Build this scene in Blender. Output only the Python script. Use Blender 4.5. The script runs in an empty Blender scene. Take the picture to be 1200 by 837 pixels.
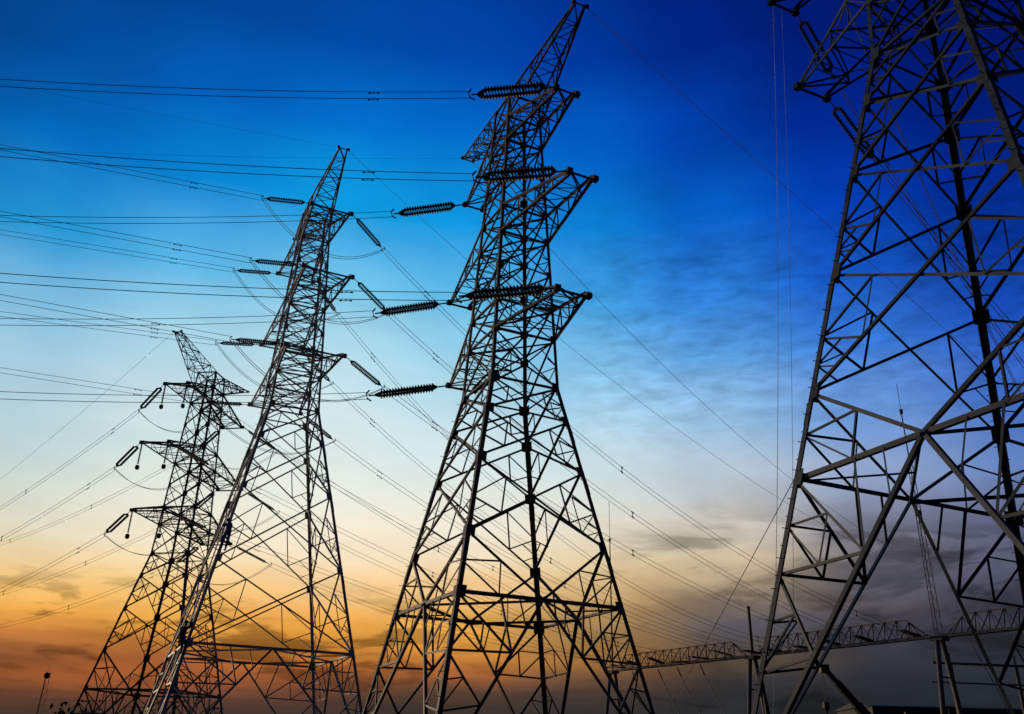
import bpy, bmesh, math, random
from mathutils import Vector, Matrix
random.seed(7)
R = math.radians
scn = bpy.context.scene
col = scn.collection

# ------------------------------------------------------------------ camera
cam = bpy.data.cameras.new('camera')
cam.sensor_width = 36.0
cam.lens = 1047.8 / 1200 * 36.0
cam.clip_start = 0.1
cam.clip_end = 20000
camo = bpy.data.objects.new('camera', cam)
camo.matrix_world = Matrix.Translation((0, 0, 1.6)) @ Matrix.Rotation(R(90 + 24.6), 4, 'X') @ Matrix.Rotation(R(1.48), 4, 'Z')
col.objects.link(camo)
scn.camera = camo

# ------------------------------------------------------------------ world: dusk sky
world = bpy.data.worlds.new('World')
scn.world = world
world.use_nodes = True
wt = world.node_tree
wt.nodes.clear()
def N(t, **kw):
    n = wt.nodes.new(t)
    for k, v in kw.items():
        setattr(n, k, v)
    return n
def math_node(op, a, b=None, clamp=False):
    n = N('ShaderNodeMath', operation=op, use_clamp=clamp)
    for i, s in enumerate((a, b)):
        if s is None: continue
        if isinstance(s, (int, float)): n.inputs[i].default_value = s
        else: wt.links.new(s, n.inputs[i])
    return n.outputs[0]
def maprange(v, a, b, c, d):
    n = N('ShaderNodeMapRange'); n.clamp = True; n.interpolation_type = 'SMOOTHSTEP'
    wt.links.new(v, n.inputs[0])
    for i, x in enumerate((a, b, c, d)): n.inputs[i + 1].default_value = x
    return n.outputs[0]
def noise(vec, scale, detail=4, rough=.55, dist=0):
    n = N('ShaderNodeTexNoise'); n.inputs['Scale'].default_value = scale
    n.inputs['Detail'].default_value = detail; n.inputs['Roughness'].default_value = rough
    n.inputs['Distortion'].default_value = dist
    wt.links.new(vec, n.inputs['Vector']); return n.outputs['Fac']
def srgb(c):
    f = lambda x: x / 12.92 if x <= .04045 else ((x + .055) / 1.055) ** 2.4
    return tuple(f(v / 255) for v in c) + (1,)
tc = N('ShaderNodeTexCoord')
sep = N('ShaderNodeSeparateXYZ'); wt.links.new(tc.outputs['Generated'], sep.inputs[0])
el = math_node('MULTIPLY', math_node('ARCSINE', sep.outputs['Z']), 180 / math.pi)
az = math_node('MULTIPLY', math_node('ARCTAN2', sep.outputs['X'], sep.outputs['Y']), 180 / math.pi)
# flat cloud-sheet coordinates: direction projected on a high horizontal layer
zc = math_node('MAXIMUM', sep.outputs['Z'], .02)
sheet = N('ShaderNodeCombineXYZ')
wt.links.new(math_node('DIVIDE', sep.outputs['X'], zc), sheet.inputs[0])
wt.links.new(math_node('DIVIDE', sep.outputs['Y'], zc), sheet.inputs[1])
streak = N('ShaderNodeCombineXYZ')
wt.links.new(math_node('MULTIPLY', az, .045), streak.inputs[0])
wt.links.new(math_node('MULTIPLY', el, .22), streak.inputs[1])
big = noise(sheet.outputs[0], .8, 5, .55)
st1 = noise(streak.outputs[0], 1.0, 6, .6, .4)
# the height of every colour band wanders with the streaky cloud
amp = maprange(el, 2, 22, 1.3, 3.0)
elw = math_node('ADD', el, math_node('MULTIPLY', math_node('SUBTRACT', st1, .5), amp))
elw = math_node('ADD', elw, math_node('MULTIPLY', math_node('SUBTRACT', big, .5), maprange(el, 5, 25, .8, 4.5)))
ELS = [2, 3, 4, 5, 6, 7, 8, 9, 10.5, 12, 14, 17, 20, 24, 28, 33, 38, 43, 50, 90]
SKY = {  # azimuth -> colours at the elevations above (dusk: amber glow low on the left, dark cloud low on the right)
 -180: [(14, 18, 26), (14, 18, 26), (14, 18, 26), (14, 18, 26), (14, 18, 26), (14, 18, 26), (12, 20, 38), (12, 20, 38), (12, 20, 38), (12, 20, 38), (12, 20, 38), (8, 18, 50), (8, 18, 50), (8, 18, 50), (8, 18, 50), (8, 18, 50), (4, 14, 52), (4, 14, 52), (4, 14, 52), (4, 14, 52)],
 -115: [(29, 26, 30), (46, 33, 30), (40, 31, 30), (59, 44, 34), (68, 55, 40), (69, 61, 49), (67, 65, 66), (65, 67, 71), (61, 67, 76), (58, 67, 79), (54, 66, 80), (46, 62, 90), (39, 59, 91), (17, 50, 89), (6, 40, 84), (6, 33, 76), (3, 25, 70), (3, 25, 70), (3, 25, 70), (3, 20, 60)],
 -75: [(62, 42, 35), (123, 68, 35), (101, 59, 36), (167, 105, 50), (196, 142, 71), (199, 161, 100), (198, 172, 129), (191, 177, 147), (179, 179, 164), (167, 177, 172), (153, 173, 177), (136, 166, 181), (112, 157, 182), (39, 126, 175), (1, 91, 158), (0, 67, 130), (0, 49, 105), (0, 49, 105), (0, 49, 105), (0, 34, 73)],
 -42: [(74, 50, 42), (145, 80, 42), (119, 70, 43), (197, 124, 59), (231, 168, 84), (235, 190, 118), (233, 203, 152), (225, 209, 173), (211, 211, 193), (197, 209, 203), (181, 204, 209), (161, 196, 213), (132, 185, 215), (47, 149, 206), (2, 108, 186), (0, 79, 154), (0, 58, 124), (0, 58, 124), (0, 58, 124), (0, 40, 86)],
 -31: [(57, 44, 40), (90, 56, 42), (143, 79, 42), (118, 70, 43), (192, 118, 57), (229, 162, 75), (235, 184, 105), (234, 197, 136), (227, 208, 169), (215, 211, 189), (198, 209, 202), (178, 203, 210), (162, 197, 214), (120, 182, 216), (35, 148, 207), (0, 104, 184), (0, 77, 156), (0, 61, 133), (0, 62, 135), (0, 43, 94)],
 -22: [(53, 43, 41), (86, 54, 43), (155, 84, 44), (150, 85, 45), (175, 110, 50), (229, 160, 68), (238, 181, 95), (240, 197, 124), (239, 212, 166), (234, 221, 194), (224, 224, 209), (207, 221, 217), (190, 213, 220), (160, 205, 223), (90, 177, 222), (5, 130, 204), (0, 93, 181), (0, 65, 145), (0, 60, 138), (0, 42, 96)],
 -13: [(54, 45, 44), (73, 51, 45), (120, 69, 46), (180, 101, 47), (195, 123, 51), (225, 155, 62), (232, 167, 84), (235, 186, 119), (239, 209, 164), (239, 222, 193), (233, 230, 214), (219, 229, 224), (204, 222, 225), (176, 214, 227), (119, 193, 226), (11, 150, 216), (0, 105, 195), (0, 72, 161), (0, 56, 139), (0, 39, 97)],
 -4: [(51, 44, 44), (58, 48, 45), (84, 59, 47), (166, 96, 49), (198, 128, 54), (219, 152, 63), (229, 167, 78), (231, 178, 104), (236, 201, 152), (237, 218, 187), (232, 227, 210), (215, 226, 224), (193, 219, 227), (153, 204, 226), (95, 180, 223), (14, 146, 215), (0, 104, 196), (0, 69, 165), (0, 48, 135), (0, 33, 94)],
 5: [(45, 44, 46), (47, 45, 46), (63, 53, 50), (109, 77, 54), (156, 108, 58), (156, 118, 69), (165, 130, 81), (185, 148, 96), (216, 184, 134), (227, 207, 170), (223, 216, 199), (203, 217, 218), (174, 207, 224), (124, 184, 222), (68, 155, 215), (10, 125, 206), (0, 88, 186), (0, 56, 154), (0, 38, 125), (0, 26, 87)],
 14: [(39, 42, 47), (39, 42, 47), (44, 45, 50), (57, 54, 56), (88, 72, 59), (73, 69, 72), (78, 77, 84), (115, 101, 93), (160, 142, 117), (189, 174, 146), (191, 187, 180), (179, 195, 208), (145, 184, 216), (89, 154, 214), (43, 120, 204), (4, 92, 191), (0, 62, 166), (0, 37, 132), (0, 26, 110), (0, 18, 77)],
 23: [(32, 38, 43), (32, 38, 43), (33, 37, 45), (37, 40, 49), (45, 47, 56), (55, 54, 66), (68, 65, 76), (80, 76, 83), (86, 86, 101), (119, 115, 127), (135, 138, 161), (136, 157, 195), (102, 145, 205), (54, 115, 203), (19, 84, 187), (1, 56, 163), (0, 36, 136), (0, 23, 106), (0, 20, 98), (0, 14, 68)],
 32: [(30, 36, 41), (30, 36, 41), (30, 35, 42), (34, 38, 48), (43, 45, 55), (54, 53, 65), (49, 52, 69), (52, 56, 77), (78, 81, 104), (99, 104, 136), (112, 124, 165), (89, 121, 182), (52, 98, 186), (22, 73, 175), (5, 52, 154), (0, 33, 129), (0, 21, 104), (0, 13, 87), (0, 14, 88), (0, 9, 61)],
 44: [(30, 36, 41), (30, 36, 41), (30, 34, 43), (38, 41, 51), (50, 50, 62), (51, 53, 69), (52, 56, 77), (72, 75, 98), (98, 103, 135), (111, 121, 161), (100, 125, 178), (59, 102, 185), (28, 78, 178), (5, 52, 153), (0, 34, 128), (0, 19, 98), (0, 10, 80), (0, 10, 80), (0, 10, 80), (0, 7, 56)],
 75: [(20, 25, 32), (20, 25, 32), (20, 24, 32), (23, 27, 36), (28, 30, 40), (28, 32, 43), (28, 34, 53), (36, 42, 62), (46, 53, 76), (51, 60, 87), (47, 62, 94), (28, 51, 104), (16, 42, 101), (6, 31, 91), (4, 24, 81), (4, 18, 69), (2, 12, 63), (2, 12, 63), (2, 12, 63), (2, 11, 53)],
 115: [(14, 18, 26), (14, 18, 26), (14, 18, 26), (14, 18, 26), (14, 18, 26), (14, 18, 26), (12, 20, 38), (12, 20, 38), (12, 20, 38), (12, 20, 38), (12, 20, 38), (8, 18, 50), (8, 18, 50), (8, 18, 50), (8, 18, 50), (8, 18, 50), (4, 14, 52), (4, 14, 52), (4, 14, 52), (4, 14, 52)],
 180: [(14, 18, 26), (14, 18, 26), (14, 18, 26), (14, 18, 26), (14, 18, 26), (14, 18, 26), (12, 20, 38), (12, 20, 38), (12, 20, 38), (12, 20, 38), (12, 20, 38), (8, 18, 50), (8, 18, 50), (8, 18, 50), (8, 18, 50), (8, 18, 50), (4, 14, 52), (4, 14, 52), (4, 14, 52), (4, 14, 52)],
}
azs = sorted(SKY)
elf = math_node('DIVIDE', elw, 90.0, True)
prev = None
for i, a in enumerate(azs):
    r = N('ShaderNodeValToRGB'); cr = r.color_ramp
    cr.interpolation = 'LINEAR'
    while len(cr.elements) < len(ELS): cr.elements.new(.5)
    for k in range(len(ELS) - 1, -1, -1): cr.elements[k].position = ELS[k] / 90
    for k, e in enumerate(sorted(cr.elements, key=lambda q: q.position)): e.color = srgb(SKY[a][k])
    wt.links.new(elf, r.inputs[0])
    if prev is None: prev = r.outputs[0]
    else:
        m = N('ShaderNodeMix', data_type='RGBA')
        wt.links.new(maprange(az, azs[i - 1], a, 0, 1), m.inputs['Factor'])
        wt.links.new(prev, m.inputs['A']); wt.links.new(r.outputs[0], m.inputs['B'])
        prev = m.outputs['Result']
# thin cirrus ripples and mottled upper cloud
ang = N('ShaderNodeCombineXYZ'); wt.links.new(az, ang.inputs[0]); wt.links.new(el, ang.inputs[1])
rip = N('ShaderNodeMapping'); rip.inputs['Rotation'].default_value = (0, 0, R(-24)); rip.inputs['Scale'].default_value = (.4, 1.25, 1)
wt.links.new(ang.outputs[0], rip.inputs[0])
rn = noise(rip.outputs[0], 1.0, 6, .62, .35)
ripmask = math_node('MULTIPLY', maprange(az, 1, 8, 0, 1), math_node('MULTIPLY', maprange(el, 16, 23, 0, 1), maprange(el, 29, 36, 1, 0)))
ripv = math_node('MULTIPLY', math_node('SUBTRACT', rn, .5), math_node('MULTIPLY', ripmask, 1.25))
mot = noise(sheet.outputs[0], 2.3, 7, .6, .3)
motv = math_node('MULTIPLY', math_node('SUBTRACT', mot, .5), math_node('ADD', maprange(el, 10, 30, .12, .45), math_node('MULTIPLY', maprange(az, 2, 12, 0, .75), maprange(el, 22, 32, 0, 1))))
blob = N('ShaderNodeMapping'); blob.inputs['Scale'].default_value = (.07, .22, 1); wt.links.new(ang.outputs[0], blob.inputs[0])
low = noise(blob.outputs[0], 1.3, 7, .58, .6)
lowv = math_node('MULTIPLY', math_node('SUBTRACT', low, .5), math_node('ADD', maprange(el, 7, 15, .9, .1), math_node('MULTIPLY', maprange(az, 2, 14, 0, 1.2), maprange(el, 12, 20, 1, 0))))
# dark evening cloud bank with soft torn edges, low on the right, and thin dark bars low on the left
bank = noise(blob.outputs[0], .95, 7, .6, .9)
bankm = math_node('MULTIPLY', maprange(bank, .47, .56, 0, 1), math_node('MULTIPLY', maprange(az, 3, 12, 0, 1), math_node('MULTIPLY', maprange(el, 1, 5, .4, 1), maprange(el, 11, 17, 1, 0))))
bar = noise(streak.outputs[0], 2.6, 6, .55, .3)
barm = math_node('MULTIPLY', maprange(bar, .49, .57, 0, 1), math_node('MULTIPLY', maprange(az, -8, 2, 1, 0), math_node('MULTIPLY', maprange(el, 3, 5, 0, 1), maprange(el, 7.5, 10.5, 1, 0))))
cloudv = math_node('ADD', math_node('MULTIPLY', bankm, -.5), math_node('MULTIPLY', barm, -.55))
lowv = math_node('ADD', lowv, cloudv)
gain = math_node('ADD', 1.08, math_node('ADD', ripv, math_node('ADD', motv, lowv)))
gain = math_node('MAXIMUM', gain, .25)
vm = N('ShaderNodeVectorMath', operation='SCALE')
wt.links.new(prev, vm.inputs[0]); wt.links.new(gain, vm.inputs['Scale'])
bg = N('ShaderNodeBackground'); wt.links.new(vm.outputs[0], bg.inputs['Color']); bg.inputs['Strength'].default_value = 1.0
SUN_EL, SUN_AZ = 3.0, -48.0            # the sun is low on the left, outside the frame
sky = N('ShaderNodeTexSky', sky_type='NISHITA'); sky.sun_disc = False
sky.sun_elevation = R(SUN_EL); sky.sun_rotation = R(SUN_AZ)
bg2 = N('ShaderNodeBackground'); wt.links.new(sky.outputs[0], bg2.inputs['Color']); bg2.inputs['Strength'].default_value = .0012
add = N('ShaderNodeAddShader'); wt.links.new(bg.outputs[0], add.inputs[0]); wt.links.new(bg2.outputs[0], add.inputs[1])
wo = N('ShaderNodeOutputWorld'); wt.links.new(add.outputs[0], wo.inputs[0])

sun = bpy.data.lights.new('sun', 'SUN'); sun.energy = 1.5; sun.angle = R(3); sun.color = (1, .72, .45)
suno = bpy.data.objects.new('sun', sun); col.objects.link(suno)
sd = Vector((math.sin(R(SUN_AZ)) * math.cos(R(SUN_EL)), math.cos(R(SUN_AZ)) * math.cos(R(SUN_EL)), math.sin(R(SUN_EL))))
suno.rotation_euler = sd.to_track_quat('Z', 'Y').to_euler()
vs = scn.view_settings
vs.view_transform = 'Standard'; vs.look = 'None'; vs.exposure = 0; vs.gamma = 1; vs.use_curve_mapping = False

# ------------------------------------------------------------------ materials
def mat(name, c, rough=.6, metal=0.0, var=.35, scale=3.0, c2=None, bump=0):
    m = bpy.data.materials.new(name); m.use_nodes = True
    nt = m.node_tree; b = nt.nodes['Principled BSDF']
    b.inputs['Roughness'].default_value = rough; b.inputs['Metallic'].default_value = metal
    t = nt.nodes.new('ShaderNodeTexCoord'); n = nt.nodes.new('ShaderNodeTexNoise')
    n.inputs['Scale'].default_value = scale; n.inputs['Detail'].default_value = 6; n.inputs['Roughness'].default_value = .65
    nt.links.new(t.outputs['Object'], n.inputs['Vector'])
    r = nt.nodes.new('ShaderNodeValToRGB')
    r.color_ramp.elements[0].position = .3; r.color_ramp.elements[1].position = .72
    r.color_ramp.elements[0].color = tuple(v * (1 - var) for v in c) + (1,)
    r.color_ramp.elements[1].color = tuple(c2 if c2 else [v * (1 + var) for v in c]) + (1,)
    nt.links.new(n.outputs['Fac'], r.inputs[0]); nt.links.new(r.outputs[0], b.inputs['Base Color'])
    if bump:
        bp = nt.nodes.new('ShaderNodeBump'); bp.inputs['Strength'].default_value = bump
        nt.links.new(n.outputs['Fac'], bp.inputs['Height']); nt.links.new(bp.outputs[0], b.inputs['Normal'])
    return m
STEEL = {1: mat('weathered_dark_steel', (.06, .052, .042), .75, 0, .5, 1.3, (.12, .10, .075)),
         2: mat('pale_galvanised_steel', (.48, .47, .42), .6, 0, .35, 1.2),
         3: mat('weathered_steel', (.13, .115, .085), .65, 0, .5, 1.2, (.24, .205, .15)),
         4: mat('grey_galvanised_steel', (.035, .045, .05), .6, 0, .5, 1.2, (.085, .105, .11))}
M_wire = mat('aluminium_cable', (.20, .20, .20), .6, .2, .2)
M_disc = mat('brown_glazed_porcelain', (.035, .024, .018), .6, 0, .4, 8)
M_fit = mat('dark_fittings', (.06, .06, .06), .55, .5, .3)
M_rope = mat('pale_nylon_rope', (.62, .66, .68), .8, 0, .15)
M_white = mat('white_painted_ladder', (.75, .75, .7), .6, 0, .2, 2)
M_conc = mat('concrete', (.3, .29, .27), .9, 0, .25, 4, bump=.3)
M_ground = mat('dry_field_soil', (.055, .05, .035), .95, 0, .5, .35, (.10, .085, .05), bump=.4)
M_gantry = mat('gantry_steel', (.15, .12, .085), .7, 0, .4)
M_shed = mat('shed_cladding', (.05, .055, .055), .8, 0, .2, .3)
M_glass = mat('dark_window_glass', (.015, .017, .02), .15, 0, .2)
M_crane = mat('crane_paint', (.035, .03, .02), .5, 0, .4)
M_rubber = mat('tyre_rubber', (.02, .02, .02), .9, 0, .2)
M_leaf = mat('shrub_leaves', (.035, .055, .02), .7, 0, .5, 5)
M_bark = mat('bark', (.06, .045, .03), .9, 0, .4, 8)
M_blue = mat('blue_work_clothes', (.03, .11, .36), .85, 0, .3, 10)
M_navy = mat('dark_work_clothes', (.025, .025, .03), .85, 0, .3, 10)
M_orange = mat('orange_vest', (.45, .12, .03), .8, 0, .2, 10)
M_skin = mat('skin', (.35, .2, .13), .6, 0, .1, 10)
M_hat_b = mat('blue_hard_hat', (.05, .22, .65), .35, 0, .1)
M_hat_d = mat('dark_hard_hat', (.03, .03, .035), .35, 0, .1)
M_boot = mat('black_boots', (.015, .015, .015), .7, 0, .2)

nt = M_rope.node_tree; tb = nt.nodes.new('ShaderNodeBsdfTranslucent'); tb.inputs['Color'].default_value = (.85, .9, .92, 1)
mx = nt.nodes.new('ShaderNodeMixShader'); mx.inputs[0].default_value = .6
nt.links.new(nt.nodes['Principled BSDF'].outputs[0], mx.inputs[1]); nt.links.new(tb.outputs[0], mx.inputs[2]); nt.links.new(mx.outputs[0], nt.nodes['Material Output'].inputs[0])
# ------------------------------------------------------------------ helpers
def obj(name, bm, m, parent=None, smooth=False):
    me = bpy.data.meshes.new(name)
    bmesh.ops.recalc_face_normals(bm, faces=bm.faces)
    bm.to_mesh(me); bm.free()
    if m: me.materials.append(m)
    if smooth:
        for p in me.polygons: p.use_smooth = True
    o = bpy.data.objects.new(name, me); col.objects.link(o)
    if parent: o.parent = parent
    return o
def link(name, me, parent=None):
    o = bpy.data.objects.new(name, me); col.objects.link(o)
    if parent: o.parent = parent
    return o
def thing(name, label, cat, loc=(0, 0, 0), group=None, rot=None):
    o = bpy.data.objects.new(name, None); col.objects.link(o)
    o.empty_display_size = .3
    o.location = loc
    if rot is not None: o.rotation_euler = rot
    o['label'] = label; o['category'] = cat
    if group: o['group'] = group
    return o
def tag(o, label, cat, group=None):
    o['label'] = label; o['category'] = cat
    if group: o['group'] = group
    return o
def prism(bm, p, q, pts, b, n):
    A = [bm.verts.new(p + b * x + n * y) for x, y in pts]
    B = [bm.verts.new(q + b * x + n * y) for x, y in pts]
    k = len(pts)
    for i in range(k): bm.faces.new((A[i], A[(i + 1) % k], B[(i + 1) % k], B[i]))
    bm.faces.new(A[::-1]); bm.faces.new(B)
def angle_bar(bm, p, q, w, n, off=0.0):
    """rolled angle section from p to q; one flange lies in the plane with normal n, the other points inwards"""
    a = (q - p)
    if a.length < 1e-4: return
    a.normalize(); n = (n - a * n.dot(a))
    if n.length < 1e-4: n = a.orthogonal()
    n.normalize(); b = a.cross(n); t = max(.009, w * .13)
    pts = [(-w / 2, 0), (w / 2, 0), (w / 2, -w), (w / 2 - t, -w), (w / 2 - t, -t), (-w / 2, -t)]
    o = n * off
    prism(bm, p + o, q + o, pts, b, n)
def tube(bm, P, r, k=6, cap=True):
    rings = []
    for i, p in enumerate(P):
        t = (P[min(i + 1, len(P) - 1)] - P[max(i - 1, 0)]).normalized()
        s = t.cross(Vector((0, 0, 1)))
        s = s.normalized() if s.length > 1e-3 else Vector((1, 0, 0))
        u = s.cross(t); rr = r[i] if isinstance(r, (list, tuple)) else r
        rings.append([bm.verts.new(p + (s * math.cos(2 * math.pi * j / k) + u * math.sin(2 * math.pi * j / k)) * rr) for j in range(k)])
    for A, B in zip(rings, rings[1:]):
        for j in range(k): bm.faces.new((A[j], A[(j + 1) % k], B[(j + 1) % k], B[j]))
    if cap: bm.faces.new(rings[0][::-1]); bm.faces.new(rings[-1])
def box(bm, c, d, rot=None):
    M = Matrix.Translation(c) @ (rot.to_4x4() if rot else Matrix.Identity(4)) @ Matrix.Diagonal((d[0], d[1], d[2], 1))
    bmesh.ops.create_cube(bm, size=1, matrix=M)
def lathe(bm, prof, o, ax, k=10):
    """profile (distance along axis, radius) turned about axis ax from o"""
    ax = ax.normalized(); s = ax.orthogonal().normalized(); u = ax.cross(s); rings = []
    for d, r in prof:
        rings.append([bm.verts.new(o + ax * d + (s * math.cos(2 * math.pi * j / k) + u * math.sin(2 * math.pi * j / k)) * max(r, .001)) for j in range(k)])
    for A, B in zip(rings, rings[1:]):
        for j in range(k): bm.faces.new((A[j], A[(j + 1) % k], B[(j + 1) % k], B[j]))
    bm.faces.new(rings[0][::-1]); bm.faces.new(rings[-1])
new = bmesh.new
V = Vector

# ------------------------------------------------------------------ ground
bm = new(); bmesh.ops.create_grid(bm, x_segments=60, y_segments=60, size=6000)
for v in bm.verts:
    d = v.co.xy.length
    if d > 900: v.co.z = (math.sin(v.co.x * .0021) + math.sin(v.co.y * .0017 + 1)) * 2 - 3
g = obj('ground', bm, M_ground); g['kind'] = 'structure'

# ------------------------------------------------------------------ pylons
Z0, Z1, Z2, Z3, ZD = 35.647, 31.308, 25.462, 20.0, 17.516     # earth wire horn, arms 1..3, waist
AR = 1.577                                                    # depth of a crossarm at the body
LA = {0: 6.982, 1: 5.575, 2: 6.983, 3: 6.083}                 # arm reach
TA = {0: .31, 1: .511, 2: .597, 3: .701}                      # half width of the arm tip
W3, W1, SL = 1.714, 1.072, .196
TOWERS = {
 1: dict(x=-28.061, y=77.137, th=-99.546, e=-.271, tm=1.943, lev=[6.3, 9.3, 12.6, 15.3, 17.245], v=True),
 2: dict(x=-15.442, y=58.632, th=-64.928, e=6.023, tm=2.709, lev=[7.5, 12.5, 17.4, 21.1, 23.539], v=False),
 3: dict(x=-.073, y=38.955, th=-64.762, e=0, tm=1, lev=[7.556, 10.02, 13.38, 15.81, 17.516], v=True),
 4: dict(x=14.423, y=22.826, th=-65.406, e=6.675, tm=1, lev=[9.413, 12.03, 15.955, 19.564, 22.3, 24.191], v=True)}
PNAME = {1: 'leftmost pylon', 2: 'pale pylon', 3: 'central pylon', 4: 'right pylon'}
PLABEL = {1: 'smallest, leftmost pylon of dark lattice steel, its crossarms and peak reaching left',
          2: 'pale lattice pylon, second from the left, with two linemen on its left leg',
          3: 'tall dark lattice pylon in the middle whose peak touches the top of the picture',
          4: 'huge lattice pylon at the right edge, its top cut off by the frame'}
SIDE = {1: {1: 'left', -1: 'right'}, 2: {1: 'right', -1: 'left'}, 3: {1: 'right', -1: 'left'}, 4: {1: 'right', -1: 'left'}}
LEVN = {1: 'top', 2: 'middle', 3: 'bottom', 0: 'earth wire'}
for t, T in TOWERS.items():
    a = R(T['th']); T['u'] = V((math.cos(a), math.sin(a), 0)); T['v'] = V((math.sin(a), -math.cos(a), 0)) if False else V((T['u'].y, -T['u'].x, 0))
    T['useV'] = TOWERS[t].get('v') if False else (t != 2)
    T['c'] = V((T['x'], T['y'], 0))
def hw(z, e):
    z -= e
    return W3 + (W1 - W3) * (z - ZD) / (Z1 - ZD) if z >= ZD else W3 + SL * (ZD - z)
def tip(t, l, su, sv):
    T = TOWERS[t]; k = T['tm'] if l else 1
    return T['c'] + T['u'] * (su * LA[l]) + T['v'] * (sv * TA[l] * k) + V((0, 0, (Z0, Z1, Z2, Z3)[l] + T['e']))
CORN = [(1, 1), (1, -1), (-1, -1), (-1, 1)]     # near-left, near-right, far-right, far-left

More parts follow.
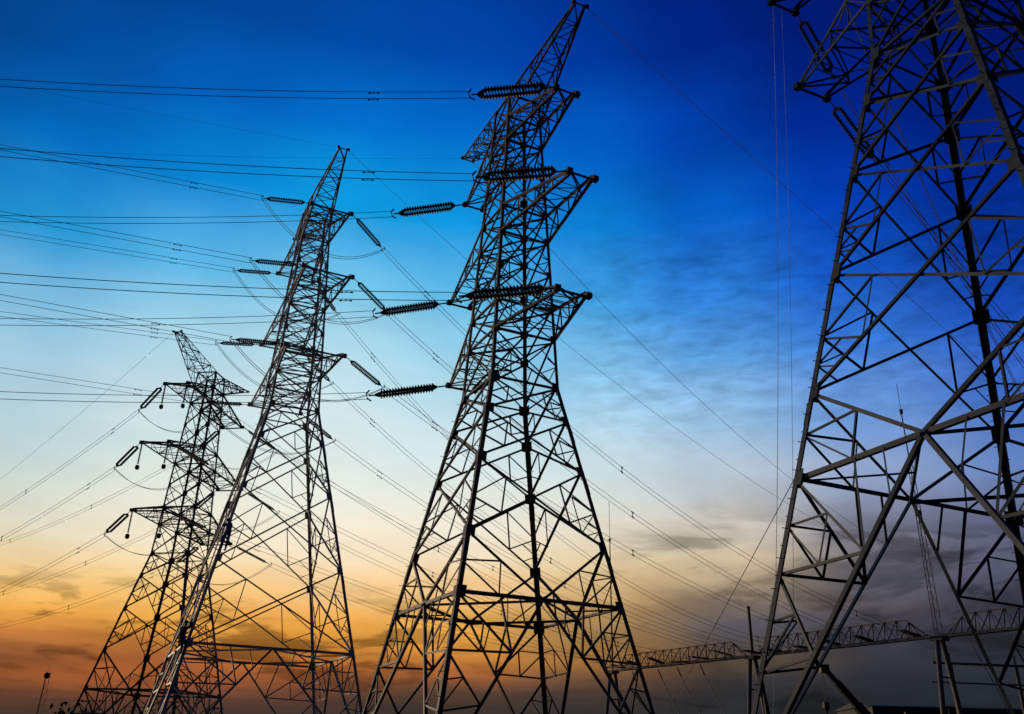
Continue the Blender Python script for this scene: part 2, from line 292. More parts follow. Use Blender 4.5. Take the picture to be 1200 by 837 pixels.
def build_pylon(t):
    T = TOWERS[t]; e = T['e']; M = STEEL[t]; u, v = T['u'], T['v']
    root = thing('lattice_pylon', PLABEL[t], 'pylon', T['c'], 'lattice pylons of the power line')
    P = lambda z, s: u * (s[0] * hw(z, e)) + v * (s[1] * hw(z, e)) + V((0, 0, z))
    Az = [Z3 + e, Z3 + AR + e, Z2 + e, Z2 + AR + e, Z1 + e, Z1 + AR + e, Z1 + 2 * AR + e]
    lev = T['lev']
    zs = lev + [Az[0], Az[1], (Az[1] + Az[2]) / 2, Az[2], Az[3], (Az[3] + Az[4]) / 2, Az[4], Az[5], Az[6]]
    zk, za = lev[0], lev[1]
    # legs
    for s in CORN:
        bm = new()
        kz = [0] + [lev[-1]] + [Az[-1]]
        for (z0, z1, w) in ((0, lev[-1], .185), (lev[-1], Az[-1], .145)):
            p, q = P(z0, s), P(z1, s); tt = .024
            pts = [(0, 0), (w, 0), (w, tt), (tt, tt), (tt, w), (0, w)]
            prism(bm, p, q, pts, u * -s[0], v * -s[1])
        # splice plates on the legs
        for z in lev[1:-1]:
            p, q = P(z - 1.0, s), P(z - .3, s); o = u * s[0] * .014 + v * s[1] * .014
            prism(bm, p + o, q + o, [(0, 0), (.2, 0), (.2, .013), (.013, .013), (.013, .2), (0, .2)], u * -s[0], v * -s[1])
        # step bolts
        if s in ((1, 1), (-1, 1), (-1, -1)):
            z = 2.5; k = 0
            while z < Az[-1] - .5:
                p = P(z, s); d = u * -s[0] if k % 2 else v * -s[1]; o = v * s[1] if k % 2 else u * s[0]
                b0 = p + d * .1; tube(bm, [b0, b0 + o * .19], .013, 5)
                z += .42; k += 1
        leg = obj('leg', bm, M, root)
        # gusset plates where the braces meet the leg
        for z in zs[:-1]:
            bm = new(); h = .24 if z <= lev[-1] else .19
            for d, o in ((u * -s[0], v * s[1]), (v * -s[1], u * s[0])):
                p = P(z, s) + o * .004; ax = (P(z + .5, s) - P(z - .5, s)).normalized()
                prism(bm, p - ax * h, p + ax * h, [(.02, 0), (h * 1.5, 0), (h * 1.5, .014), (.02, .014)], d, o)
            obj('gusset_plate', bm, M, leg)
        bm = new(); p = P(0, s); box(bm, p + V((0, 0, .2)), (.9, .9, .9)); obj('footing', bm, M_conc, root)
    sec = new()     # the many thin redundant members
    faces = [(CORN[i], CORN[(i + 1) % 4]) for i in range(4)]
    for fi, (sa, sb) in enumerate(faces):
        A = lambda z: P(z, sa)
        B = lambda z: P(z, sb)
        mid = (V((sa[0] + sb[0], sa[1] + sb[1], 0)))
        n = (u * mid.x + v * mid.y).normalized()
        def brace(p, q, w, off=-.03, name='brace'):
            bm = new(); angle_bar(bm, p, q, w, n, off); obj(name, bm, M, root)
        def thin(p, q, w=.062, off=-.05): angle_bar(sec, p, q, w, n, off)
        lerp = lambda p, q, f: p + (q - p) * f
        # bottom bay: strut with knee braces running to its middle
        m = lerp(A(zk), B(zk), .5)
        brace(A(zk), B(zk), .14, -.06, 'horizontal_strut')
        for Lg in (A, B):
            ft = Lg(0.5)
            brace(ft, m, .125, -.03, 'knee_brace')
            b1 = lerp(ft, m, .70); lm = Lg(zk * .71); Lz = Lg(zk)
            thin(Lz, b1, .08); thin(lm, b1, .08); thin(lerp(Lz, m, .5), b1, .075)
            q1 = Lg(zk * .855); m1, m2 = lerp(Lz, b1, .5), lerp(lm, b1, .5)
            thin(q1, m1, .055); thin(q1, m2, .055); thin(m1, m2, .055)
            b3 = lerp(ft, m, .43); thin(lm, b3, .08); thin(Lg(zk * .43), b3, .07); thin(Lg(zk * .57), lerp(lm, b3, .5), .055); thin(Lg(zk * .43), lerp(lm, b3, .5), .055)
            b4 = lerp(ft, m, .2); thin(Lg(zk * .43), b4, .06); thin(Lg(zk * .2), b4, .055)
            thin(lerp(Lz, m, .72), lerp(b1, m, .45), .05)
        if t != 2:
            for Lg in (A, B):
                brace(m, Lg(za), .11, -.03, 'knee_brace')
                mm = lerp(Lg(za), m, .45); lq = lerp(Lg(zk), Lg(za), .5)
                thin(lq, mm); thin(lerp(Lg(zk), m, .48), mm); thin(lq, lerp(Lg(zk), m, .48), .055)
            start = 1
        else: start = 0
        seq = zs
        for i in range(start, len(seq) - 1):
            z0, z1 = seq[i], seq[i + 1]
            lowp = z1 <= lev[-1] + .1; w = .092 if lowp else .075; nm = 'brace' if lowp else 'cage_brace'
            brace(A(z0), B(z1), w, -.015, nm); brace(B(z0), A(z1), w, -.11, nm)
            if lowp or z1 - z0 > 1.7:
                # intersection of the diagonals
                wa, wb = hw(z0, e), hw(z1, e); f = wa / (wa + wb); C = lerp(A(z0), B(z1), f)
                fine = z1 > lev[-1] + .1
                for Lg in (A, B):
                    M1, M2, Q = lerp(Lg(z1), C, .5), lerp(Lg(z0), C, .5), Lg(z0 + (z1 - z0) * .45)
                    thin(Q, M1, .05 if fine else .062); thin(Q, M2, .05 if fine else .062)
                    if not fine:
                        thin(M1, M2, .055)
                        if z1 - z0 > 3.2:
                            thin(Lg(z0 + (z1 - z0) * .22), lerp(Lg(z0), C, .25), .045)
                            thin(Lg(z0 + (z1 - z0) * .22), lerp(Q, M2, .5), .045)
        for z in Az + [lev[-1]]:
            brace(A(z), B(z), .095, -.045, 'horizontal_strut')
    # plan bracing at the bottom strut, the waist and the arm levels
    up = V((0, 0, 1))
    Ms = [(P(zk, a) + P(zk, b)) * .5 for a, b in faces]
    for i in range(4):
        bm = new(); angle_bar(bm, Ms[i], Ms[(i + 1) % 4], .1, up, -.02); obj('diaphragm_bar', bm, M, root)
    for i in range(4):
        angle_bar(sec, P(zk, CORN[(i + 1) % 4]), (Ms[i] + Ms[(i + 1) % 4]) * .5, .06, up, -.05)
    for z in [Az[0], Az[1], Az[2], Az[3], Az[4], Az[5]]:
        angle_bar(sec, P(z, CORN[0]), P(z, CORN[2]), .06, up, -.03); angle_bar(sec, P(z, CORN[1]), P(z, CORN[3]), .06, up, -.1)
    so = obj('secondary_bracing', sec, M, root); so['kind'] = 'stuff'
    if t == 2:      # white climbing ladder up the leg the linemen use
        bm = new(); s = (1, 1); o = v * .16 + u * .05; dw = u * .24
        for k in (1, -1):
            prism(bm, P(8.2, s) + o + dw * k, P(18.0, s) + o + dw * k, [(-.04, -.02), (.04, -.02), (.04, .02), (-.04, .02)], u, v)
        z = 8.4
        while z < 17.9:
            c = P(z, s) + o; tube(bm, [c + dw, c - dw], .025, 6); z += .3
        obj('climbing_ladder', bm, M_white, root)
    # crossarms and earth wire horns
    loc = lambda p: p - T['c']
    for l in (3, 2, 1, 0):
        for su in (1, -1):
            zb = (Z1 + AR, Z1, Z2, Z3)[l] + e
            zt = zb + AR
            A, B = loc(tip(t, l, su, 1)), loc(tip(t, l, su, -1))
            bm = new()
            out = u * su
            angle_bar(bm, A + v * .1, B - v * .1, .13 if l else .09, up, 0)
            arm = obj('earth_wire_peak' if l == 0 else 'crossarm', bm, M, root)
            la, lb, ta, tb = P(zb, (su, 1)), P(zb, (su, -1)), P(zt, (su, 1)), P(zt, (su, -1))
            dz = V((0, 0, .16 if l else .1))
            ch = [(la, A), (lb, B), (ta, A + dz), (tb, B + dz)]
            for i, (p, q) in enumerate(ch):
                bm = new(); angle_bar(bm, p, q, .12 if l else .085, (v * (1 if i % 2 == 0 else -1)), 0); obj('chord', bm, M, arm)
            web = new(); k = 6 if l == 0 else 4
            L = lambda c, f: c[0] + (c[1] - c[0]) * f
            for (c0, c1, n) in ((ch[0], ch[1], up * -1), (ch[2], ch[3], up), (ch[0], ch[2], v), (ch[1], ch[3], v * -1)):
                fs = [i / k for i in range(k + 1)]
                for i in range(k):
                    a0, a1 = (c0, c1) if i % 2 == 0 else (c1, c0)
                    angle_bar(web, L(a0, fs[i]), L(a1, fs[i + 1]), .058, n, -.015)
                    if i and i < k: angle_bar(web, L(c0, fs[i]), L(c1, fs[i]), .05, n, -.03)
            obj('lattice_web', web, M, arm)
            for p in (A, B):
                bm = new(); sg = 1 if p is A else -1
                box(bm, p + V((0, 0, .04)) + v * sg * .06, (.26 if l else .16, .26 if l else .16, .24 if l else .14), Matrix.Rotation(R(T['th']), 3, 'Z'))
                obj('tip_plate', bm, M, arm)
    return root
for t in (1, 2, 3, 4): build_pylon(t)

# ------------------------------------------------------------------ insulator strings (modelled along +X, 2.9 m long)
def mk(name, bm, m, smooth=False):
    me = bpy.data.meshes.new(name); bmesh.ops.recalc_face_normals(bm, faces=bm.faces); bm.to_mesh(me); bm.free(); me.materials.append(m)
    if smooth:
        for p in me.polygons: p.use_smooth = True
    return me
SLEN = 3.0
def strand_prof(x0, n, pitch=.108, r=.11):
    n = round(n * .146 / pitch)
    pr = [(x0, .03)]
    for i in range(n):
        b = x0 + i * pitch
        pr += [(b + .01, .045), (b + .03, .06), (b + .055, r), (b + .088, r * .92), (b + .095, .04)]
    return pr + [(x0 + n * pitch, .03)]
strand_me = []
for s in (1, -1):
    bm = new(); lathe(bm, strand_prof(.5, 14), V((0, s * .18, 0)), V((1, 0, 0)), 10); strand_me.append(mk('disc_strand', bm, M_disc))
bm = new(); tube(bm, [V((0, 0, 0)), V((.34, 0, 0))], .028, 6)
prism(bm, V((.34, 0, -.02)), V((.34, 0, .02)), [(0, 0), (.16, -.23), (.2, -.23), (.2, .23), (.16, .23)], V((1, 0, 0)), V((0, 1, 0)))
yoke_a = mk('yoke_plate', bm, M_fit)
bm = new(); x = .5 + 14 * .146
prism(bm, V((x, 0, -.02)), V((x, 0, .02)), [(0, -.23), (.04, -.23), (.22, -.06), (.22, .06), (.04, .23), (0, .23)], V((1, 0, 0)), V((0, 1, 0)))
tube(bm, [V((x + .2, 0, 0)), V((SLEN - .02, 0, 0))], .028, 6)
tube(bm, [V((SLEN - .08, 0, .22)), V((SLEN + .05, 0, .1)), V((SLEN + .05, 0, -.1)), V((SLEN - .08, 0, -.22))], .03, 6)
yoke_b = mk('clamp_plate', bm, M_fit)
STRINGS = 'insulator strings on the pylon arms'
def insulator(p, d, label, k=1.0):
    d = d.normalized(); y = V((0, 0, 1)).cross(d).normalized(); z = d.cross(y)
    m = Matrix((d, y, z)).transposed()
    r = thing('insulator_string', label, 'insulator', p, STRINGS, m.to_euler())
    r.scale = (k, k if k > 1.38 else .95, k if k > 1.38 else .95)
    for me in strand_me: link('disc_strand', me, r)
    link('yoke_plate', yoke_a, r); link('clamp_plate', yoke_b, r)
    return p + d * (SLEN * k)
def sagged(S, E, sag, n=40):
    return [S + (E - S) * (i / n) - V((0, 0, 4 * sag * (i / n) * (1 - i / n))) for i in range(n + 1)]
def bundle(P, label, group, r=.0165, sep=.19, spc=18, first=4.5):
    root = thing('conductor_bundle', label, 'power line', P[0], group)
    Q = [p - P[0] for p in P]
    for s in (1, -1):
        bm = new(); tube(bm, [q + V((0, 0, s * sep)) for q in Q], r, 5); obj('cable', bm, M_wire, root, True)
    # stockbridge dampers close to the clamp, spacers further along
    acc = 0; nxt = spc
    done = False
    for a, b in zip(Q, Q[1:]):
        L = (b - a).length
        while acc + L > (first if not done else nxt):
            tgt = first if not done else nxt
            c = a + (b - a) * ((tgt - acc) / L); ax = (b - a).normalized()
            if not done:
                for s in (1, -1):
                    bm = new()
                    z = V((0, 0, s * sep - .07))
                    tube(bm, [c + z - ax * .25, c + z - ax * .15], .032, 6); tube(bm, [c + z + ax * .15, c + z + ax * .25], .032, 6)
                    tube(bm, [c + z - ax * .2, c + z + ax * .2], .014, 5); tube(bm, [c + z, c + z + V((0, 0, .09))], .02, 5)
                    obj('vibration_damper', bm, M_fit, root)
                done = True
            else:
                bm = new(); tube(bm, [c - V((0, 0, sep)), c + V((0, 0, sep))], .03, 6)
                for s in (1, -1): tube(bm, [c + V((0, 0, s * sep)) - ax * .12, c + V((0, 0, s * sep)) + ax * .12], .045, 6)
                obj('spacer', bm, M_fit, root); nxt += spc
        acc += L
    return root
WG = {1: 'conductors of the leftmost pylon', 2: 'conductors of the pale pylon', 3: 'conductors of the central pylon', 4: 'conductors of the right pylon'}
ENDS = {}
SK = {1: 1.36, 2: 1.1, 3: 1.4, 4: 1.08}     # longer, heavier strings on the two dark pylons
def SHORT(t, l, su): return f'{PNAME[t]} {LEVN[l]} {SIDE[t][su]} arm'.replace(' pylon ', ' pylon\'s ')
def armname(t, l, su): return f'{LEVN[l]} {SIDE[t][su]} arm of the {PNAME[t]}'
LEFT = {3: (190, .0025, {(1, 1): .20, (2, 1): .14, (3, 1): .12, (1, -1): .21, (2, -1): .19, (3, -1): .14}, 60),
        2: (202, .0, {(1, 1): .05, (2, 1): .03, (3, 1): .0, (1, -1): .05, (2, -1): .05, (3, -1): .0}, 60),
        1: (138, .0015, {(1, 1): .20, (2, 1): .17, (3, 1): .16, (1, -1): .14, (2, -1): .15, (3, -1): .13}, 110)}
for t, (phi, k, ms, smax) in LEFT.items():
    d = V((math.cos(R(phi)), math.sin(R(phi)), 0))
    for (l, su), m in ms.items():
        A = tip(t, l, su, 1)
        drop = .10 if t != 1 else .22
        E = insulator(A + TOWERS[t]['v'] * .15, d - V((0, 0, m + drop)), f'twin insulator string pulled left from the {armname(t, l, su)}', SK[t])
        ENDS[(t, l, su, 1)] = E
        P = [E + d * s - V((0, 0, m * s - k * s * s)) for s in [smax * i / 40 for i in range(41)]]
        bundle(P, f'twin cables running left from the {armname(t, l, su)}', WG[t], spc=26 if t != 1 else 22)
# gantry line that takes the lines down on the right
G = [V((12.86, 111.47, 0)), V((24.72, 93.14, 0)), V((35.9, 76.46, 0)), V((47.08, 59.78, 0)), V((58.26, 43.1, 0))]
def gpt(tt, z=12.25):
    i = min(int(tt), 3); p = G[i] + (G[i + 1] - G[i]) * (tt - i); return V((p.x, p.y, z))
RIGHT = {2: {(1, 1): (1.93, 4.2), (2, 1): (1.7, 3.0), (3, 1): (1.53, 2.0), (1, -1): (1.38, 6.0), (2, -1): (1.2, 4.2), (3, -1): (1.07, 2.6)},
         1: {(1, 1): (.42, 1.5), (2, 1): (.25, .5), (3, 1): (.12, .5), (1, -1): (.9, 2.0), (2, -1): (.75, 2.4), (3, -1): (.6, 2.4)},
         4: {(3, -1): (3.62, 8.0), (2, -1): (3.25, 7.7), (1, -1): (2.85, 7.5)}}
GSTR = 'insulator strings on the substation gantry'
for t, dd in RIGHT.items():
    for (l, su), (gt, sag) in dd.items():
        B = tip(t, l, su, -1) - TOWERS[t]['v'] * .15
        E = gpt(gt)
        P = sagged(B, E, sag, 200)
        d = (P[8] - P[0]).normalized() - V((0, 0, .06))
        S = insulator(B, d, f'twin insulator string pulled right from the {armname(t, l, su)}', SK[t])
        ENDS[(t, l, su, -1)] = S
        d2 = (P[-9] - P[-1]).normalized() - V((0, 0, .03))
        r = insulator(E, d2, f'gantry insulator string at the far end of cables from the {SHORT(t, l, su)}')
        bundle(sagged(S, r, sag * .87), f'twin cables running right from the {armname(t, l, su)}', WG[t], spc=24)
# slack jumpers under the arms
for t in (2, 1):
    for l in (1, 2, 3):
        for su in (1, -1):
            a, b = ENDS[(t, l, su, 1)], ENDS[(t, l, su, -1)]
            bm = new()
            for s in (.16, -.16):
                P = sagged(a, b, 2.3 if t == 2 else 1.9, 24); tube(bm, [p + TOWERS[t]['u'] * s for p in P], .019, 5)
            o = obj('jumper_cable', bm, M_wire, None, True)
            tag(o, f'slack jumper loop hanging under the {armname(t, l, su)}', 'jumper cable', 'slack jumper loops')
# hanging jumper insulators on the left arms of the leftmost pylon
for l in (1, 2, 3):
    for sv in (1, -1):
        p = tip(1, l, 1, sv)
        w = 'outer' if sv == 1 else 'inner'
        bm = new(); pr = [(0, .03)] + [(a, r * .75) for a, r in strand_prof(.1, 12)][1:] ; lathe(bm, pr, V((0, 0, 0)), V((0, 0, -1)), 8)
        r = thing('jumper_insulator', f'insulator hanging straight down from the {w} corner of the {SHORT(1, l, 1)}', 'insulator', p, 'hanging jumper insulators')
        obj('disc_strand', bm, M_disc, r)
        bm = new(); lathe(bm, [(1.9, .05), (1.95, .16), (2.2, .18), (2.3, .1)], V((0, 0, 0)), V((0, 0, -1)), 10); obj('counterweight', bm, M_fit, r)
# earth wires
def earth(S, E, sag, label, r=.014):
    bm = new(); tube(bm, sagged(S, E, sag, 50), r, 5); tag(obj('earth_wire', bm, M_wire, None, True), label, 'earth wire', 'single earth wires')
earth(tip(3, 0, 1, -1), gpt(2.85, 20), 0.2, 'single earth wire running right from the peak of the tall central pylon')
earth(tip(3, 0, -1, -1), gpt(1.85, 20), 2.5, 'single earth wire running right from the left peak arm of the central pylon')
earth(tip(2, 0, 1, -1), gpt(1.75, 20), 2.5, 'single earth wire running right from the upper peak of the pale second pylon')
d = V((math.cos(R(202)), math.sin(R(202)), 0)); p = tip(2, 0, 1, 1); earth(p, p + d * 60 - V((0, 0, 4)), .5, 'thin earth wire running left from the peak of the pale second pylon', .006)
d = V((math.cos(R(190)), math.sin(R(190)), 0)); p = tip(3, 0, -1, 1); earth(p, p + d * 60 - V((0, 0, 6)), 1, 'thin earth wire running left from the left peak arm of the central pylon', .005)
d = V((math.cos(R(138)), math.sin(R(138)), 0)); p = tip(1, 0, 1, 1); earth(p, p + d * 110 - V((0, 0, 16)), 3, 'thin earth wire running down left from the peak of the leftmost pylon', .013)
# ropes
def rope(S, E, bow, label, m, r):
    P = [S + (E - S) * (i / 30) + bow * (4 * (i / 30) * (1 - i / 30)) for i in range(31)]
    bm = new(); tube(bm, P, r, 5); tag(obj('rope', bm, m, None, True), label, 'rope', 'ropes on the right pylon')
rope(tip(4, 2, -1, 1), V((8.3, 31, 0)), V((.25, 0, 0)), 'pale thin rope hanging from the outer corner of the top left arm at right', M_rope, .011)
rope(tip(4, 2, -1, .2), V((9.0, 31, 0)), V((.2, 0, 0)), 'pale thin rope hanging from the middle of the top left arm at right', M_rope, .009)
T = TOWERS[4]; w = hw(9.413, T['e'])
rope(T['c'] - T['u'] * w + T['v'] * w + V((0, 0, 9.4)), V((6.8, 59, 0)), V((0, 0, -.2)), 'dark guy rope slanting down left from the left leg of the right pylon', M_wire, .014)

# ------------------------------------------------------------------ substation gantry
gd = (G[1] - G[0]).normalized(); gn = V((-gd.y, gd.x, 0))
up = V((0, 0, 1))
GL = ['at the centre of the picture behind the central pylon', 'beside the left leg of the right pylon', 'carrying the tall antenna mast inside the right pylon', 'farther right behind the right pylon', 'outside the right edge']
for i in range(4):
    p = G[i]
    r = thing('gantry_column', f'splayed steel gantry column {GL[i]}', 'gantry column', p, 'columns of the substation gantry')
    for s in (1, -1):
        bm = new(); tube(bm, [gn * (2.1 * s), gn * (.35 * s) + up * 12], .2, 10); obj('column_leg', bm, M_gantry, r, True)
    for z in (3, 6, 9): 
        h = 2.1 - (2.1 - .35) * z / 12; bm = new(); tube(bm, [gn * h + up * z, gn * -h + up * z], .07, 6); obj('cross_tie', bm, M_gantry, r)
    bm = new(); box(bm, up * 12.03, (1.1, 1.1, .35), Matrix.Rotation(math.atan2(gd.y, gd.x), 3, 'Z')); obj('cap', bm, M_gantry, r)
    bm = new()
    if i == 1: tube(bm, [up * 12, up * 16.8], [.19, .15], 8); tube(bm, [up * 16.8, up * 17.0], .19, 8)
    elif i == 0:
        tube(bm, [up * 12, up * 27.6], [.12, .06], 6); tube(bm, [up * 27.6, up * 27.9], .16, 6); tube(bm, [up * 27.9, up * 32.7], .03, 5)
    elif i == 2:
        for k in range(3):
            a = k * 2.094; q = V((math.cos(a), math.sin(a), 0))
            tube(bm, [q * .38 + up * 12, q * .22 + up * 27], .035, 5)
            for z in range(15):
                f = lambda zz: .38 - .16 * zz / 15
                b_ = a + 2.094; q2 = V((math.cos(b_), math.sin(b_), 0))
                tube(bm, [q * f(z) + up * (12 + z), q2 * f(z + 1) + up * (13 + z)], .018, 4)
        for z, s in ((22.4, .3), (27.1, .24), (31.9, .16)): tube(bm, [up * z, up * (z + .4)], s, 8)
        tube(bm, [up * 27, up * 32], .06, 5); tube(bm, [up * 32, up * 34.9], .025, 5)
    else: tube(bm, [up * 12, up * 18], [.12, .08], 6)
    obj('lightning_mast', bm, M_gantry, r)
BL = ['in the centre behind the central pylon', 'behind the left half of the right pylon', 'at the right edge behind the right pylon']
for i in range(3):
    A, B = G[i], G[i + 1]; L = (B - A).length
    r = thing('gantry_beam', f'horizontal lattice gantry beam {BL[i]}', 'gantry beam', A + up * 12.25, 'beams of the substation gantry')
    f = lambda s, w, z: gd * s + gn * w + up * z
    hh = 1.55
    for w in (.6, -.6):
        bm = new(); angle_bar(bm, f(.6, w, 0), f(L - .6, w, 0), .16, up, 0); obj('bottom_chord', bm, M_gantry, r)
    for a, b in ((f(.7, 0, .05), f(2.6, 0, hh)), (f(2.6, 0, hh), f(L - 2.6, 0, hh)), (f(L - 2.6, 0, hh), f(L - .7, 0, .05))):
        bm = new(); angle_bar(bm, a, b, .13, up, 0); obj('top_chord', bm, M_gantry, r)
    bm = new(); k = 14; st = (L - 3.4) / k
    for j in range(k):
        s0 = 1.7 + j * st
        for w in (.6, -.6):
            zt = lambda s: min(hh, (s - .7) / 1.9 * hh, (L - .7 - s) / 1.9 * hh)
            m = s0 + st / 2
            angle_bar(bm, f(s0, w, 0), f(m, 0, zt(m)), .06, gn, 0); angle_bar(bm, f(m, 0, zt(m)), f(s0 + st, w, 0), .06, gn, 0)
        angle_bar(bm, f(s0, .6, 0), f(s0 + st, -.6, 0), .055, up, -.02); angle_bar(bm, f(s0, .6, 0), f(s0, -.6, 0), .055, up, -.02)
    obj('lattice_web', bm, M_gantry, r)
# dropper cables hanging from the first and third beams
drops = [(.16, 'first'), (.36, 'second'), (.5, 'third'), (.66, 'fourth')]
for f_, nm in drops:
    p = gpt(f_, 11.9); q = p + V((3.6, -6, -8.5))
    r = thing('dropper_cable', f'{nm} dropper cable from the left, slanting down from the central gantry beam', 'cable', p, 'dropper cables under the gantry')
    bm = new(); P = sagged(V((0, 0, 0)), q - p, .9, 24); tube(bm, P, .05, 5); obj('cable', bm, M_wire, r, True)
    bm = new(); lathe(bm, [(a, r_ * .8) for a, r_ in strand_prof(.1, 8)], V((0, 0, 0)), P[3] - P[0], 8); obj('disc_strand', bm, M_disc, r)
for gtt, nm in ((2.12, 'nearer the antenna mast'), (2.75, 'nearer the right edge')):
    p = gpt(gtt, 11.9); q = p + V((1.2, -3, -9))
    r = thing('dropper_cable', f'slack dropper cable below the right gantry beam, {nm}', 'cable', p, 'dropper cables under the gantry')
    bm = new(); tube(bm, [p_ + V((.5 * math.sin(i / 24 * 3.1), 0, 0)) for i, p_ in enumerate(sagged(V((0, 0, 0)), q - p, .3, 24))], .035, 5); obj('cable', bm, M_wire, r, True)
# low busbar portal behind the third column
bp0, bp1 = G[2] + V((1.5, 2, 0)), G[2] + V((7.5, 3.0, 0))
r = thing('busbar_portal', 'low tube portal between the antenna column and the right edge', 'busbar portal', bp0)
for p in (bp0, bp1):
    bm = new(); tube(bm, [p - bp0, p - bp0 + up * 10.3], .16, 8); obj('post', bm, M_gantry, r, True)
    bm = new(); lathe(bm, strand_prof(0, 6), p - bp0 + up * 10.3, up, 8); obj('post_insulator', bm, M_disc, r)
bm = new(); tube(bm, [V((-1.5, 0, 10.35)), bp1 - bp0 + V((4, .5, 10.35))], .11, 8); obj('busbar', bm, M_gantry, r, True)
bm = new(); tube(bm, [V((-1.5, .8, 8.9)), bp1 - bp0 + V((2, 1.2, 8.9))], .07, 8); obj('busbar', bm, M_gantry, r, True)

# ------------------------------------------------------------------ mobile crane, its boom over the lower edge
cb = V((25.4, 60, 0))
r = thing('mobile_crane', 'mobile crane whose dark boom pokes up inside the right pylon legs', 'crane', cb)
bm = new(); box(bm, V((1.5, 0, 1.0)), (9, 2.5, .7)); bmesh.ops.bevel(bm, geom=bm.edges[:], offset=.08, segments=2); obj('chassis', bm, M_crane, r)
bm = new(); box(bm, V((5.0, 0, 2.1)), (1.9, 2.4, 1.6)); bmesh.ops.bevel(bm, geom=bm.edges[:], offset=.2, segments=3); cabo = obj('cab', bm, M_crane, r)
bm = new(); box(bm, V((5.97, 0, 2.4)), (.05, 2.0, .7)); obj('windscreen', bm, M_glass, cabo)
bm = new(); box(bm, V((-.3, .0, 1.9)), (2.6, 2.2, 1.2)); bmesh.ops.bevel(bm, geom=bm.edges[:], offset=.12, segments=2); obj('turret', bm, M_crane, r)
for x in (-2, -.6, 3.0, 4.6):
    for s in (1, -1):
        bm = new(); lathe(bm, [(0, .3), (0, .55), (.38, .55), (.38, .3)], V((x, s * 1.26 - (.38 if s > 0 else 0), .56)), V((0, 1, 0)), 20); w_ = obj('wheel', bm, M_rubber, r)
        bm = new(); lathe(bm, [(0, .1), (0, .28), (.03, .28), (.05, .1)], V((x, s * 1.26 + (.0 if s > 0 else -.02), .56)), V((0, s, 0)), 14); obj('rim', bm, M_fit, w_)
def boom(bm, a, b, w):
    d = (b - a).normalized(); y = V((0, 1, 0)); n = d.cross(y)
    prism(bm, a, b, [(-w / 2, -w / 2), (w / 2, -w / 2), (w / 2, w / 2), (-w / 2, w / 2)], y, n)
base, top = V((-.4, 0, 2.3)), V((20.5 - 25.4, 0, 7.7))
bm = new(); boom(bm, base, base + (top - base) * .62, .52); bo = obj('boom', bm, M_crane, r)
bm = new(); boom(bm, base + (top - base) * .6, base + (top - base) * .86, .4); obj('boom_section', bm, M_crane, bo)
bm = new(); boom(bm, base + (top - base) * .84, top, .3); box(bm, top + V((-.05, 0, .05)), (.55, .4, .5)); obj('boom_head', bm, M_crane, bo)
bm = new(); tube(bm, [top + V((-.2, .1, 0)), top + V((-.2, .1, -2.0))], .02, 5); tube(bm, [top + V((-.2, -.1, 0)), top + V((-.2, -.1, -2.0))], .02, 5); obj('hoist_rope', bm, M_fit, r)
bm = new(); lathe(bm, [(0, .06), (.05, .2), (.4, .22), (.55, .12), (.75, .05)], top + V((-.2, 0, -1.9)), V((0, 0, -1)), 10); obj('hook_block', bm, M_fit, r)

# ------------------------------------------------------------------ far shed, lamps, telecom mast
sb = V((58, 150, 0))
sb.z = -.8
r = thing('industrial_shed', 'long low grey shed with two dark windows beyond the right pylon', 'shed', sb)
bm = new(); box(bm, V((24, 8, 6.2)), (48, 16, 12.4)); obj('wall', bm, M_shed, r)
bm = new(); prism(bm, V((-.6, -.6, 12.4)), V((48.6, -.6, 12.4)), [(0, 0), (17.2, 0), (8.6, .8)], V((0, 1, 0)), V((0, 0, 1))); obj('roof', bm, M_shed, r)
for x in (1.6, 4.0):
    bm = new(); box(bm, V((x + 1.0, -.02, 11.75)), (1.9, .12, .8)); obj('window', bm, M_glass, r)
def atz_lamp(x, y, h, label):
    r = thing('lamp_post', label, 'lamp post', V((x, y, 0)), 'unlit lamp posts by the substation')
    bm = new(); tube(bm, [V((0, 0, 0)), V((0, 0, h))], [.09, .06], 8); obj('pole', bm, M_gantry, r, True)
    bm = new(); box(bm, V((0, 0, h + .05)), (1.0, .35, .16)); obj('lamp_head', bm, M_fit, r)
atz_lamp(42, 90, 7.6, 'unlit lamp post with a flat head under the antenna column')
atz_lamp(38.3, 90, 7.0, 'short unlit lamp post left of the antenna column')
r = thing('telecom_mast', 'distant thin lattice mast with a dish in the lower left corner', 'mast', V((-96, 200, 0)))
bm = new()
for k in range(3):
    a = k * 2.094 + .3; q = V((math.cos(a), math.sin(a), 0)); b_ = a + 2.094; q2 = V((math.cos(b_), math.sin(b_), 0))
    tube(bm, [q * .9, q * .45 + up * 17.5], .055, 5)
    for z in range(9):
        f = lambda zz: .9 - .45 * zz / 9
        tube(bm, [q * f(z) + up * z * 1.94, q2 * f(z + 1) + up * (z + 1) * 1.94], .03, 4)
obj('lattice', bm, M_gantry, r)
bm = new(); lathe(bm, [(0, .15), (.12, .5), (.4, .62), (.42, .58)], V((.3, -.6, 16.6)), V((.3, -1, 0)), 14); obj('dish', bm, M_fit, r, True)
bm = new(); tube(bm, [up * 17.5, up * 18.8], .03, 5); obj('aerial', bm, M_fit, r)

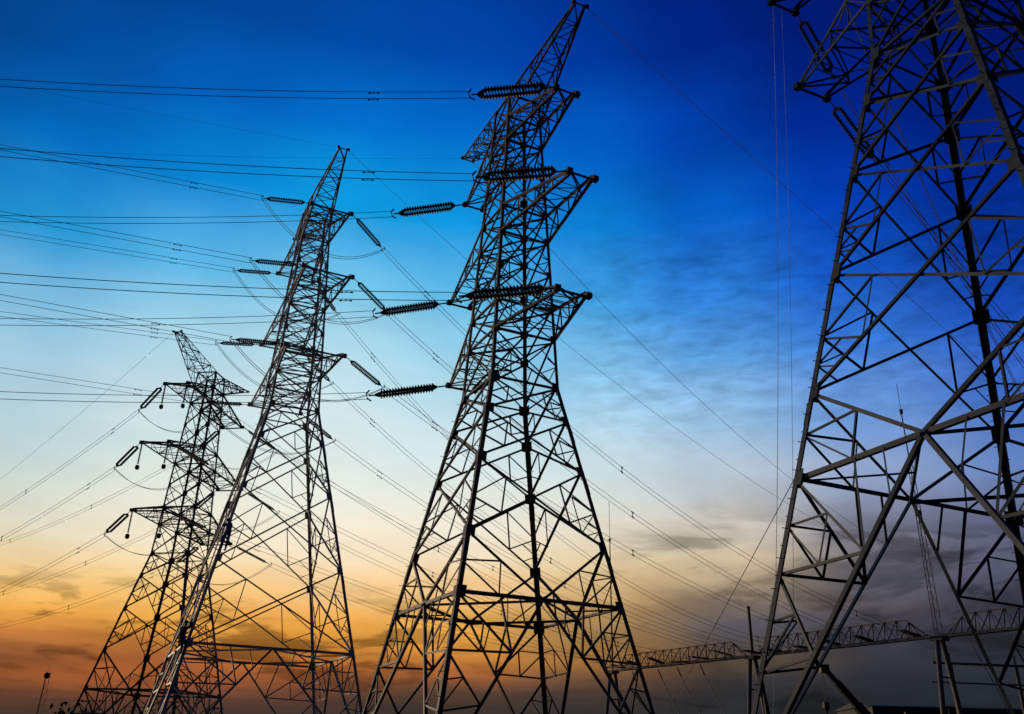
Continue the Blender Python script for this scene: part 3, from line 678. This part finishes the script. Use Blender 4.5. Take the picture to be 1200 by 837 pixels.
# ------------------------------------------------------------------ shrub in the lower left corner
r = thing('leafy_shrub', 'dark leafy shrub tip at the foot of the leftmost pylon', 'shrub', V((-9.0, 20.6, 0)))
bm = new(); tw = []
for k in range(9):
    a = random.uniform(0, 6.28); t_ = random.uniform(.15, .8); h = random.uniform(1.9, 2.62)
    P = [V((math.cos(a) * t_ * f * f, math.sin(a) * t_ * f * f, h * f)) for f in (0, .35, .7, 1)]
    tube(bm, P, [.03, .022, .014, .006], 5); tw.append(P)
obj('stem', bm, M_bark, r)
bm = new()
for P in tw:
    for k in range(70):
        f = random.uniform(.25, 1); i = min(int(f * 3), 2); p = P[i] + (P[i + 1] - P[i]) * (f * 3 - i)
        p = p + V([random.gauss(0, .14) for _ in range(3)])
        d = V([random.gauss(0, 1) for _ in range(3)]).normalized(); s = d.orthogonal().normalized(); L = random.uniform(.08, .16)
        vs_ = [bm.verts.new(p + d * a_ * L + s * b_ * L) for a_, b_ in ((0, 0), (.5, .25), (1, 0), (.5, -.25))]
        bm.faces.new(vs_)
obj('foliage', bm, M_leaf, r)

# ------------------------------------------------------------------ linemen on the pale pylon
def skin_mesh(name, verts, edges, radii, m, parent, rootv=0):
    me = bpy.data.meshes.new(name); me.from_pydata([tuple(v) for v in verts], edges, [])
    o = bpy.data.objects.new(name, me); col.objects.link(o)
    sk = o.modifiers.new('skin', 'SKIN'); sub = o.modifiers.new('sub', 'SUBSURF'); sub.levels = 2; sub.render_levels = 2
    for i, rr in enumerate(radii): me.skin_vertices[0].data[i].radius = (rr, rr)
    for i in range(len(verts)): me.skin_vertices[0].data[i].use_root = (i == rootv)
    dg = bpy.context.evaluated_depsgraph_get(); ev = o.evaluated_get(dg)
    m2 = bpy.data.meshes.new_from_object(ev); m2.name = name
    bpy.data.objects.remove(o); m2.materials.clear(); m2.materials.append(m)
    for p in m2.polygons: p.use_smooth = True
    return link(name, m2, parent)
def lineman(loc, rz, label, clothes, hat, vest=None, step=0):
    r = thing('person', label, 'person', loc, None, (0, 0, rz))
    J = dict(pel=(0, -.3, 0), sp=(0, -.3, .25), ch=(0, -.24, .46), nk=(0, -.2, .6), hd=(0, -.17, .74), ht=(0, -.16, .83),
             sL=(-.19, -.24, .5), eL=(-.27, -.02, .42), wL=(-.1, .14, .62), sR=(.19, -.24, .5), eR=(.3, -.04, .66), wR=(.1, .13, .9),
             hL=(-.1, -.3, -.05), kL=(-.17, .02, -.3), aL=(-.13, -.06, -.72), tL=(-.13, .1, -.78),
             hR=(.1, -.3, -.05), kR=(.16, -.1, -.48 + step), aR=(.12, -.1, -.92 + step), tR=(.12, .06, -.97 + step))
    names = list(J); ix = {n: i for i, n in enumerate(names)}
    ed = [('pel', 'sp'), ('sp', 'ch'), ('ch', 'nk'), ('nk', 'hd'), ('hd', 'ht'), ('ch', 'sL'), ('sL', 'eL'), ('eL', 'wL'), ('ch', 'sR'), ('sR', 'eR'), ('eR', 'wR'),
          ('pel', 'hL'), ('hL', 'kL'), ('kL', 'aL'), ('aL', 'tL'), ('pel', 'hR'), ('hR', 'kR'), ('kR', 'aR'), ('aR', 'tR')]
    rad = dict(pel=.12, sp=.12, ch=.13, nk=.055, hd=.095, ht=.085, sL=.065, eL=.045, wL=.032, sR=.065, eR=.045, wR=.032, hL=.085, kL=.06, aL=.042, tL=.04, hR=.085, kR=.06, aR=.042, tR=.04)
    body = skin_mesh('body', [J[n] for n in names], [(ix[a], ix[b]) for a, b in ed], [rad[n] for n in names], M_skin, r)
    # hands with separate fingers closed on the steel
    for w, e in (('wL', 'eL'), ('wR', 'eR')):
        W = V(J[w]); d = (W - V(J[e])).normalized(); s = d.cross(V((0, 0, 1))).normalized()
        vv = [W, W + d * .09]; ee = [(0, 1)]; rr = [.03, .036]
        for k in range(4):
            b = W + d * .1 + s * (k - 1.5) * .022; i0 = len(vv)
            vv += [b, b + d * (.04 - .004 * abs(k - 1.2)) , b + d * .045 + V((0, 0, -.035))]; ee += [(1, i0), (i0, i0 + 1), (i0 + 1, i0 + 2)]; rr += [.011, .01, .009]
        i0 = len(vv); vv += [W + d * .04 + s * .045, W + d * .07 + s * .06]; ee += [(0, i0), (i0, i0 + 1)]; rr += [.013, .011]
        skin_mesh('hand', vv, ee, rr, M_skin, r)
    cl = [n for n in names if n not in ('hd', 'ht', 'nk', 'tL', 'tR')]; ci = {n: i for i, n in enumerate(cl)}
    skin_mesh('work_clothes', [J[n] for n in cl], [(ci[a], ci[b]) for a, b in ed if a in ci and b in ci], [rad[n] + .028 for n in cl], clothes, r)
    for k in ('L', 'R'):
        skin_mesh('boot', [J['a' + k], (V(J['a' + k]) + V((0, .0, -.06))), J['t' + k]], [(0, 1), (1, 2)], [.06, .062, .05], M_boot, r)
    bm = new(); H = V(J['hd']) + V((0, 0, .06))
    lathe(bm, [(0, .16), (.012, .155), (.02, .13), (.07, .122), (.11, .09), (.135, .03)], H, V((0, .12, 1)), 18)
    box(bm, H + V((0, .15, .01)), (.16, .1, .015)); obj('hard_hat', bm, hat, r, True)
    bm = new(); box(bm, V((0, -.08, .74)), (.03, .05, .04)); obj('nose', bm, M_skin, r)
    bm = new(); tube(bm, [V((.2, -.3, .02)), V((.12, .12, .1)), V((-.12, .12, .1)), V((-.2, -.3, .02))], .018, 6); obj('safety_lanyard', bm, M_fit, r)
    if vest:
        skin_mesh('vest', [V(J['sp']), V(J['ch']), V(J['ch']) + V((0, .01, .08))], [(0, 1), (1, 2)], [.165, .175, .1], vest, r)
    return r
T = TOWERS[2]
def on_leg(z):
    w = hw(z, T['e']); return T['c'] + T['u'] * w + T['v'] * w + V((0, 0, z))
outd = (T['u'] + T['v']).normalized()
rz = math.atan2(-outd.y, -outd.x) - math.pi / 2
d1 = V((.8, -.6, 0))
lineman(on_leg(14.0) + d1 * .13, math.atan2(-d1.y, -d1.x) - math.pi / 2, 'lineman in blue clothes and blue helmet climbing the pale pylon, the higher one', M_blue, M_hat_b)
lineman(on_leg(7.7) + outd * .12, rz, 'lineman in dark clothes and orange vest on the pale pylon, the lower one', M_navy, M_hat_d, M_orange, .12)
